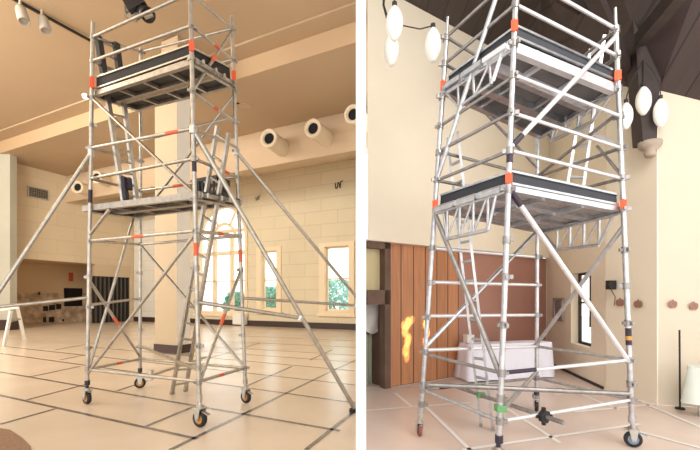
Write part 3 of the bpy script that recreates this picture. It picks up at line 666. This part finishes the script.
if obw.n.y > 0: obw.n = -obw.n
mb = MB(); q = [pB, ob0]; mb.quad(pB, ob0, ob0 + V((0, 0, 7)), pB + V((0, 0, 7))); struct('wall_pier_side', mb, M['cream_r'])
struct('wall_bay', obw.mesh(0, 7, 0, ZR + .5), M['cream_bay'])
# skirting line
sk = MB(); rwA.slab(sk, 0, r_c - .02, 0, .05, 0, .02); struct('baseboard_right', sk, M['darkwood'])

# dark boarded roof: flat over the room, falling to an eave along the right wall
rf = MB()
def uvq(mb, pts, sc=1): mb.quad(*pts, uv=[(p.x * sc, p.y * sc) for p in pts])
eA, eB = rwA.at(604, 97), rwA.at(575, 100)
E0 = at(560, 92, 9.2); 
ridge0, ridge1 = tw.pt(t_c - 1.6, ZR, .1), V((4.6, 1.0, 7.4))
uvq(rf, [V((0, -2, 7.0)), ridge1 + V((0, -3, 0)), ridge0, tw.pt(t_l - .3, ZR, -.2)])
eav = [tw.pt(t_c + .4, 5.6, -.2), pr.at(606, 98, -.1), pr.at(656, 97, -.05), obw.at(700, 106, -.05), V((9, 2.5, 4.2))]
rdg = [ridge0, V((3.3, 6.8, 7.0)), V((3.5, 5.6, 7.1)), V((4.0, 3.2, 7.25)), ridge1 + V((0, -1.5, 0))]
for i in range(4): uvq(rf, [eav[i], eav[i + 1], rdg[i + 1], rdg[i]])
rf.quad(tw.pt(t_c + .4, 5.6, -.2), ridge0, tw.pt(t_c - 1.6, ZR + .1, -.3), tw.pt(t_c + .4, ZR, -.3))
struct('ceiling.002', rf, M['ceil_r'])

# floor tape in the right room
TR = [(360, 411, 470, 402.5), (395, 393, 412, 407), (420, 401, 470, 450), (462, 450, 640, 424), (500, 404, 560, 443), (545, 380, 620, 410), (575, 412, 700, 400), (634, 399, 702, 428), (600, 391, 640, 402), (366, 388.5, 470, 383), (555, 395, 590, 388), (640, 432, 700, 448)]
tape_lines('trim_5', TR, M['tape_w'], 0.003, 0.05)

# ------------------------------------------------------------------ right tower
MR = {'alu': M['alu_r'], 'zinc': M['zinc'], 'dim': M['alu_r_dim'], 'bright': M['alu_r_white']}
cY = 4.45
S = Tower({'L': ((419.5, 436), (447.8, 17), yt(436, 17, cY, .035)), 'F': ((498, 469), (517.5, -50), yt(469, -50, cY, .035)),
           'R': ((633, 447), (615.3, 8), yt(447, 8, cY, .035)), 'B': ((536.5, 411), (538, 40), yt(411, 40, cY, .035))},
          'scaffold_tower', 'tall wide aluminium scaffold tower with two platforms in the room with the dark timber ceiling', MR, .027, .68)
for k in 'LFRB': S.add('corner_post', MB().tube(S.p(k, .28), S.top[k].lerp(S.base[k], .05), S.r, 12).tube(S.top[k], S.top[k].lerp(S.base[k], .06), S.r * .6, 10), 'alu')
up = S.level(L=37, F=-27, R=29); mid = S.level(L=64, F=4.5, R=56); A = S.level(L=151.5, F=112.5, R=148, B=177); Bq = S.level(L=180.5, F=150.5, R=178.5, B=200)
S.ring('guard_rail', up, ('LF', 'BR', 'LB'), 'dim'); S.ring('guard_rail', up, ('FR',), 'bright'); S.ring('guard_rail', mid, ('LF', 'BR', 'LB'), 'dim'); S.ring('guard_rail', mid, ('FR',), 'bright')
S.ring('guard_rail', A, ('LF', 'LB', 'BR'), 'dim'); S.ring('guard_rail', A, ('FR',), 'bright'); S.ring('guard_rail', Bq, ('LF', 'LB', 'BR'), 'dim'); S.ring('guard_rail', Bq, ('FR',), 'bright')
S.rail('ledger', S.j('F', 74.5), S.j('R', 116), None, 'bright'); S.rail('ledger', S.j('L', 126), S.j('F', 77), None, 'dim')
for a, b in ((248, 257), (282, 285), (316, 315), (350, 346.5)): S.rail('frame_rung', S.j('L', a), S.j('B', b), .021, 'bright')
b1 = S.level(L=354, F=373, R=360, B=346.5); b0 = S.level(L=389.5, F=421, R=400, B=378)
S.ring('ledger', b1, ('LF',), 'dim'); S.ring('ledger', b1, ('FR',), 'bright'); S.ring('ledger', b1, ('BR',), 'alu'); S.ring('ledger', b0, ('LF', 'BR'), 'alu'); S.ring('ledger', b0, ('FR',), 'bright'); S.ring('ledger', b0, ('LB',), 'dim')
S.rail('diagonal_brace', S.j('L', 384.5), S.j('R', 394), .026, 'dim')
for k1, r1, k2, r2, m in (('L', 180, 'F', -68, 'alu'), ('F', 148, 'R', 36, 'bright'), ('F', 188, 'R', 363, 'bright'), ('L', 347, 'B', 231, 'alu'), ('B', 344, 'R', 226, 'alu'), ('L', 213, 'F', 378, 'dim'), ('F', 412, 'B', 372, 'alu')):
    if r2 == -68: S.rail('diagonal_brace', S.j('L', 180), S.fp('L', 'F', 515.5, -62), .026, m)
    else: S.rail('diagonal_brace', S.j(k1, r1), S.j(k2, r2), .026, m)
for a, b in ((at(504, 121, 3.9), None),): pass
S.rail('diagonal_brace', S.j('B', 176), S.j('R', 112), .02, 'dim'); S.rail('diagonal_brace', S.j('B', 168), S.fp('L', 'B', 478, 105), .018, 'dim'); S.rail('diagonal_brace', S.fp('B', 'R', 592, 132), S.j('R', 148), .02, 'bright')
S.rail('diagonal_brace', S.fp('B', 'R', 597, 146), S.j('R', 176), .016, 'dim')
a, b = floor_at(455, 386.5, .45), floor_at(564, 423, .45); S.rail('diagonal_brace', a, b, .022, 'dim')
S.add('star_clamp', MB().tube(a.lerp(b, .85), a.lerp(b, .88), .065, 6).box(a.lerp(b, .86), .03, .03, .17).box(a.lerp(b, .86), .16, .03, .03), 'rubber')
S.add('star_clamp', MB().box(floor_at(481, 395, .45), .08, .06, .06), 'green'); S.add('star_clamp', MB().box(S.j('F', 408), .085, .09, .06), 'green')
for k, rows in {'L': (38, 64, 97, 126, 153, 180, 248, 283, 317, 352, 384, 390, 404), 'F': (5, 44, 76, 113, 151, 190, 240, 277, 325, 373, 398, 421), 'R': (30, 56, 89, 116, 148, 178, 209, 250, 286, 323, 360, 384, 400, 430), 'B': (177, 200, 231, 257, 285, 315, 346, 378, 396)}.items():
    for r_ in rows: S.coupler(k, r_)
for k, r_ in (('L', 86.5), ('F', 27), ('R', 76.5)): S.clip(k, r_, .1)
for k, r_ in (('L', 205), ('F', 179), ('R', 204.5)): S.clip(k, r_, .09)
S.toe('L', (77, 89), 'F', (25, 42), 'toe_r'); S.toe('F', (22.5, 34), 'R', (69, 78), 'toe_r')
S.toe('L', (195.5, 208), 'F', (171, 184), 'toe_r'); S.toe('F', (169.5, 182), 'R', (194, 204), 'toe_r')
D1 = S.level(L=92, F=44, R=86); D2 = S.level(L=210.5, F=187, R=208.5)
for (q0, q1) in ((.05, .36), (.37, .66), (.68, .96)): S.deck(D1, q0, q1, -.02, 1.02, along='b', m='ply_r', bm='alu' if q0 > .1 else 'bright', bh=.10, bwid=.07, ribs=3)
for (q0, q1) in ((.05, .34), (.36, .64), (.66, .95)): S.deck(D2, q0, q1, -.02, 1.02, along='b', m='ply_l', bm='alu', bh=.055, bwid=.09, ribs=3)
S.ring('ledger', S.level(L=96, F=49, R=90), ('LF', 'BR'), 'alu'); S.ring('ledger', S.level(L=214, F=191, R=212), ('LF', 'BR'), 'alu')
S.lattice('lattice_girder', S.fp('L', 'F', 443, 207), S.fp('L', 'F', 497, 191), S.fp('L', 'F', 447, 239), S.fp('L', 'F', 488, 230), 4)
S.lattice('lattice_girder', S.fp('B', 'R', 541, 229), S.fp('B', 'R', 613, 216), S.fp('B', 'R', 557, 250), S.fp('B', 'R', 599, 245), 4)
S.lattice('lattice_girder', S.fp('L', 'F', 446, 93), S.fp('L', 'F', 503, 53), S.fp('L', 'F', 459, 107), S.fp('L', 'F', 491, 84), 3)
S.lattice('lattice_girder', S.fp('B', 'R', 541, 122), S.fp('B', 'R', 612, 94), S.fp('B', 'R', 552, 141), S.fp('B', 'R', 592, 122), 4)
S.rail('diagonal_brace', S.fp('L', 'F', 505, 44), S.fp('L', 'F', 493, 81), .02, 'bright')
S.castor('L', wm='redwheel', rimm='redwheel', r=.07, head=1.6, stem='zinc'); S.castor('F', r=.08, head=.5, stem='purple'); S.castor('R', wm='rubber', rimm='bluecap', r=.085, head=-.4, stem='alu', cap='bluecap'); S.castor('B', r=.075, head=1.2, stem='purple')
S.ladder(floor_at(481, 426, .01), at(447.5, 138, 4.75), floor_at(493, 430, .01), at(457.5, 132, 4.6), 15, m='alu', w=.05)
S.ladder(at(567, 186, 4.85), at(590, 50, 4.75), at(583, 187, 4.7), at(604, 36, 4.6), 9, m='bright', w=.05)
for k, r0, r1, m in (('F', 151, 163, 'purple'), ('R', 328, 345, 'purple'), ('R', 336, 340, 'rim')): S.band(S.j(k, r0), S.j(k, r1), 0, 1, S.r * (1.0 if m == 'purple' else 1.06), m)
S.band(b1['F'], b1['R'], .03, .24, S.rr, 'purple'); S.band(S.j('F', 148), S.j('R', 36), .02, .1, .026, 'purple'); S.band(S.j('F', 188), S.j('R', 363), .02, .09, .026, 'purple'); S.band(b0['L'], b0['B'], .12, .3, S.rr, 'purple')

# ------------------------------------------------------------------ right room: things
# pendant lamps
M['opal'] = mat('opal glass', (0.86, 0.84, 0.77), 0.3, emit=(1, .96, .88), estr=.06)
M['cable'] = mat('dark cable', (0.02, 0.016, 0.014), 0.6)
def pendant(px, py, Y, h, w, lab, grp, hang):
    c = at(px, py, Y); k = Y / FOC; H, W = h * k, w * k / 2
    t = thing('pendant_lamp', lab, 'pendant lamp', c - V((0, 0, H / 2)), grp)
    prof = [(W * math.cos(math.pi * .5 * (abs(x) * .86) ** 1.25), H / 2 * x) for x in [-1 + i / 10 for i in range(21)]]; prof = [(.001, -H / 2)] + prof + [(.001, H / 2)]
    MB().lathe(c, prof, 24).build('shade', M['opal'], t)
    MB().tube(c + V((0, 0, H / 2 - .01)), c + V((0, 0, H / 2 + .05)), W * .3, 12).build('cap', M['cable'], t)
    MB().path([c + V((0, 0, H / 2 + .04))] + [V(p) for p in hang], .008, 6).build('cord', M['cable'], t)
Y = 4.6
pv = at(402, -30, Y)
pendant(394.5, 23.5, Y, 34, 17, 'white egg-shaped pendant lamp, front upper one by the partition', 'pendants near the partition', [at(394, -14, Y)])
pendant(391.5, 50, Y + .5, 31, 15.5, 'white egg-shaped pendant lamp hanging lowest, behind the upper one', 'pendants near the partition', [at(387, 20, Y + .7), at(383, 5, Y + .7), at(384, -24, Y + .5)])
pendant(433, 45, Y + .3, 34, 16, 'white egg-shaped pendant lamp just left of the wide scaffold tower', 'pendants near the partition', [at(432, 26, Y + .3), at(420, 29, Y + .3), at(400, 25, Y + .3), at(387, 15, Y + .3), at(384, 5, Y + .3), at(386, -20, Y + .2)])
hv = at(645, 62, 5.7)
pendant(643.5, 101, 5.7, 28, 13.5, 'white pendant lamp in front of the dark roof post, middle of three', 'pendants at the roof post', [at(643.5, 60, 5.7)])
pendant(626, 116, 5.6, 26, 12, 'white pendant lamp between the tower and the roof post', 'pendants at the roof post', [at(627, 95, 5.6), at(632, 80, 5.62), at(642, 62, 5.62)])
pendant(660.5, 113, 5.6, 28, 12.5, 'white pendant lamp right of the dark roof post', 'pendants at the roof post', [at(660, 85, 5.6), at(654, 72, 5.62), at(645.5, 62, 5.62)])
# roof truss post, brace and corbel at the pier
tY = 5.72
tm = MB()
def slabpoly(mb, pts, Y0, Y1):
    n = len(pts); k = Y1 / Y0
    vs = [at(x, y, Y0) for x, y in pts]; vs += [v + V((.05, Y1 - Y0, 0)) for v in vs]
    mb.add(vs, [tuple(range(n)), tuple(range(2 * n - 1, n - 1, -1))] + [(i, (i + 1) % n, n + (i + 1) % n, n + i) for i in range(n)])
slabpoly(tm, [(643, 141), (657, 141), (658, 110), (660, 85), (664, 68), (674, 52), (690, 36), (715, 18), (715, -30), (700, -4), (676, 22), (655, 40), (646, 30), (642, -30), (628, -30), (637, 60), (640, 100)], tY, tY + .28)
struct('trim_6', tm, M['darkwood'])
cb = MB().lathe(at(650, 157, tY + .06), [(.001, 0), (.06, .0), (.08, .04), (.07, .09), (.13, .13), (.15, .17), (.15, .22), (.001, .22)], 16)
struct('trim_7', cb, mat('stone corbel', (0.42, 0.34, 0.27), 0.8, 0, 0.15, 8))
# rafters under the roof boards
rt = MB()
for a, b in ((at(520, -30, 5.0), at(606, 20, 7.2)), (at(586, -20, 4.6), at(640, 95, 6.6)), (at(690, -20, 4.2), at(640, 40, 5.6))): rt.bar(a, b, .14, .18)
struct('trim_8', rt, M['darkwood'])
# speaker and its cable
c = pr.at(611, 285, .10); sp = thing('wall_speaker', 'small black loudspeaker with a dangling cable on the cream wall', 'speaker', c - V((0, 0, .1)))
ax = (pr.d, pr.n, V((0, 0, 1)))
MB().box(c, .11, .12, .15, ax=ax).build('cabinet', M['black'], sp, bevel=.012); MB().lathe(c + pr.n * .06, [(.001, .004), (.04, .006), (.045, .0)], 18, pr.n).build('driver', M['cable'], sp)
MB().path([c - V((0, 0, .074)), c + pr.d * .02 - V((0, 0, .2)) - pr.n * .06, c - pr.d * .01 - V((0, 0, .34)) - pr.n * .07], .006, 6).build('cable', M['cable'], sp)
# lobed brown plaques
M['plaque'] = mat('brown plaque', (0.34, 0.17, 0.12), 0.7, 0, 0.2, 20)
for px, py, w, lab in ((620, 302.5, pr, 'brown lobed plaque just left of the tower post'), (638, 304, pr, 'brown lobed plaque just right of the tower post'), (673, 304, obw, 'brown lobed plaque on the outer bay beside the pier'), (694, 306, obw, 'brown lobed plaque nearest the right photo edge')):
    mb = MB(); out = [(0, -5.2), (.9, -4.6), (1.2, -3.4), (3.2, -3.4), (4.6, -2.0), (5.0, .2), (4.4, 2.6), (3.0, 3.9), (1.2, 4.2), (0, 3.7)]
    out += [(-x, y) for x, y in out[-2:0:-1]]; n = len(out); rs = .9
    vs = [w.at(px + x * rs, py + y * rs, o_) for o_ in (.004, .03) for x, y in out]
    mb.add(vs, [tuple(range(n))[::-1], tuple(range(n, 2 * n))] + [(i, (i + 1) % n, n + (i + 1) % n, n + i) for i in range(n)])
    tag(mb.build('wall_plaque', M['plaque']), lab, 'plaque', 'lobed plaques on the right wall')
# framed picture
a0, z1 = rwA.sz(563.5, 298, .02); a1, z0 = rwA.sz(554, 320, .02)
pf = thing('framed_picture', 'small dark framed picture left of the slit window', 'picture', rwA.pt((a0 + a1) / 2, z0, .02))
mb = MB()
for p, q, r_, t in ((a0, a1, z0, z0 + .05), (a0, a1, z1 - .05, z1), (a0, a0 + .08, z0, z1), (a1 - .08, a1, z0, z1)): rwA.slab(mb, p, q, r_, t, .01, .05)
mb.build('frame', mat('grey frame', (0.36, 0.31, 0.28), 0.6), pf)
mb = MB(); rwA.slab(mb, a0 + .05, a1 - .05, z0 + .04, z1 - .04, .01, .025); mb.build('canvas', mat('dark mottled canvas', (0.42, 0.36, 0.33), 0.7, 0, .6, 14, col2=(.10, .09, .10)), pf)
# cloth-covered table by the timber wall
f0, f1 = floor_at(469, 382), floor_at(552, 377.5); d = (f1 - f0).normalized(); nb = V((-d.y, d.x, 0)); L_ = (f1 - f0).length; dep = .38; Ht = .70
tb = thing('trestle_table', 'long table against the brown wall hidden under a white cloth', 'table', f0 + d * L_ / 2 + nb * dep / 2)
TM = mat('white table top', (.6, .58, .55), .5)
MB().box(f0 + d * L_ / 2 + nb * dep / 2 + V((0, 0, Ht - .03)), L_ - .12, dep - .08, .035, ax=(d, nb, V((0, 0, 1)))).build('tabletop', TM, tb)
for u in (.12, L_ - .12):
    for w in (.06, dep - .06): MB().tube(f0 + d * u + nb * w, f0 + d * u + nb * w + V((0, 0, Ht - .05)), .018, 8).build('leg', M['zinc'], tb)
def drape(f0, d, nb, L_, dep, Ht, nm, lab, m, flare=.05, z0=.02):
    mb = MB(); per = [(0, 0), (L_, 0), (L_, dep), (0, dep)]; pts = []
    for (a, b), (c, e) in zip(per, per[1:] + per[:1]):
        l = math.hypot(c - a, e - b); n = max(6, int(l / .055))
        for i in range(n): t = i / n; pts.append((a + (c - a) * t, b + (e - b) * t))
    n = len(pts); rows = 8; vs = []
    for r_ in range(rows + 1):
        h = r_ / rows
        for i, (a, b) in enumerate(pts):
            ox = (a - L_ / 2) / (L_ / 2); oy = (b - dep / 2) / (dep / 2); fo = .02 * math.sin(i * 1.25) * h + .016 * math.sin(i * .53 + 1) * h + flare * h
            x, y = a + (ox if abs(ox) > .99 else 0) * fo, b + (oy if abs(oy) > .99 else 0) * fo
            vs.append(f0 + d * x + nb * y + V((0, 0, Ht - (Ht - z0) * h)))
    fs = [(r_ * n + i, r_ * n + (i + 1) % n, (r_ + 1) * n + (i + 1) % n, (r_ + 1) * n + i) for r_ in range(rows) for i in range(n)]
    mb.add(vs, fs, True); mb.add(vs[:n], [tuple(range(n))])
    return tag(mb.build(nm, m), lab, 'tablecloth')
M['cloth'] = mat('white cloth', (0.84, 0.84, 0.95), 0.8)
drape(f0, d, nb, L_, dep, Ht + .005, 'tablecloth', 'white cloth hanging in folds to the floor on the long table', M['cloth'])
c = f0 + d * .1 + nb * .18 + V((0, 0, Ht + .02)); bx = thing('carton', 'small pale carton on the white tablecloth behind the ladder', 'carton', c)
MB().box(c + V((0, 0, .07)), .16, .12, .14, .4).build('body', M['whitepaint'], bx); MB().box(c + V((0, 0, .145)), .17, .13, .012, .4).build('lid', M['pale'], bx)
# table at the right edge with its cloth, and the dark pole
f0r, f1r = V((4.42, 5.0, 0)), V((5.3, 5.0, 0)); dr = V((.76, -.65, 0)).normalized(); nr = V((.65, .76, 0)).normalized()
g0 = floor_at(688, 416); Hr = .66
t2 = thing('side_table', 'side table at the right photo edge under a pale green cloth', 'table', g0 + dr * .5 + nr * .3)
MB().box(g0 + dr * .5 + nr * .15 + V((0, 0, Hr - .03)), 1.0 - .1, .24, .03, ax=(dr, nr, V((0, 0, 1)))).build('tabletop', TM, t2)
for u in (.12, .88):
    for w in (.08, .24): MB().tube(g0 + dr * u + nr * w, g0 + dr * u + nr * w + V((0, 0, Hr - .05)), .018, 8).build('leg', M['zinc'], t2)
drape(g0, dr, nr, 1.0, .3, Hr, 'tablecloth', 'pale greenish cloth over the side table at the right edge', mat('pale green cloth', (0.66, 0.70, 0.64), 0.8), z0=.18)
pb = floor_at(680, 409); pt_ = thing('pole_stand', 'thin dark pole on a round base beside the side table', 'stand', pb)
MB().tube(pb + V((0, 0, .02)), at(679.5, 330, pb.y), .012, 8).build('pole', M['cable'], pt_); MB().lathe(pb, [(.001, .03), (.055, .025), (.06, .0), (.001, .0)], 20).build('base', M['cable'], pt_)
# sheet and curtain in the dark doorway
sh = MB(); n = 14; vs = []
for j in range(7):
    for i in range(n + 1):
        u = i / n; h = j / 6; vs.append(tw.at(363.6 + 20.5 * u, 304 + (10 + 20 * math.sin(math.pi * (.15 + .6 * (1 - u)))) * h, -.25 + .03 * math.sin(u * 9 + j) * h))
sh.add(vs, [(j * (n + 1) + i, j * (n + 1) + i + 1, (j + 1) * (n + 1) + i + 1, (j + 1) * (n + 1) + i) for j in range(6) for i in range(n)], True)
tag(sh.build('dust_sheet', mat('grey plastic sheet', (0.62, 0.58, 0.54), 0.4)), 'grey plastic dust sheet slung across the dark doorway', 'dust sheet')
cu = MB(); n = 20; vs = []
for j in range(2):
    for i in range(n + 1):
        u = i / n; vs.append(tw.at(363.6 + 9.5 * u, (334, 385)[j], -.45 + .03 * math.sin(u * 18)))
cu.add(vs, [(i, i + 1, n + 2 + i, n + 1 + i) for i in range(n)], True)
tag(cu.build('curtain', mat('sage curtain', (0.50, 0.53, 0.40), 0.8)), 'pale sage curtain hanging at the edge of the dark doorway', 'curtain')

# ------------------------------------------------------------------ light
w = bpy.data.worlds.new('world'); bpy.context.scene.world = w; w.use_nodes = True
bg = w.node_tree.nodes['Background']; bg.inputs[0].default_value = (1.0, 0.985, 0.96, 1); bg.inputs[1].default_value = 2.0
def lamp(kind, name, loc, target, energy, col, **kw):
    l = bpy.data.lights.new(name, kind); l.energy = energy; l.color = col
    for k, v in kw.items(): setattr(l, k, v)
    o = bpy.data.objects.new(name, l); C.objects.link(o); o.location = loc
    o.rotation_euler = (V(target) - V(loc)).to_track_quat('-Z', 'Y').to_euler(); return o
lamp('AREA', 'hall_fill', (-9, 5, 8.6), (-9, 8, 0), 170, (1, .84, .62), size=5)  # warm unseen fill light added high in the hall
lamp('AREA', 'hall_fill_far', (-11.5, 6.5, 8.4), (-8, 21, 2), 900, (1, .91, .76), size=4)  # added fill, out of view, to brighten the far walls
lamp('AREA', 'hall_fill_side', (-16, 9, 8.2), (-13.5, 26, 2.5), 420, (1, .93, .80), size=3)  # another unseen fill, added for the far-left walls
lamp('AREA', 'room_fill', (3, 1.2, 5.8), (3, 6.5, 1.5), 160, (1, .95, .88), size=2.5)  # unseen fill light added to brighten the right room
for px, py, e, sz in ((408, 323, 2600, 3.6), (405, 331, 2200, 3.4), (408, 340, 2600, 3.6), (406, 350, 2400, 3.6), (407, 357, 1600, 2.6), (403, 325, 1600, 2.4), (412, 320, 1600, 2.6), (426, 324, 4500, 3.4), (427, 333, 4000, 3.4), (425, 341, 2500, 2.8)):  # unseen spots added inside the room to throw the sunlight patches
    o = lamp('SPOT', 'sun_patch', V((3.9, 5.3, 2.6)), tw.at(px, py), e, (1, .66, .28), spot_size=math.radians(sz), spot_blend=.6, shadow_soft_size=.015); o.scale = (.7, 1, 1)
sc = bpy.context.scene
sc.view_settings.view_transform = 'Standard'; sc.view_settings.look = 'None'; sc.view_settings.exposure = 0.33
sc.cycles.max_bounces = 6; sc.cycles.use_denoising = True
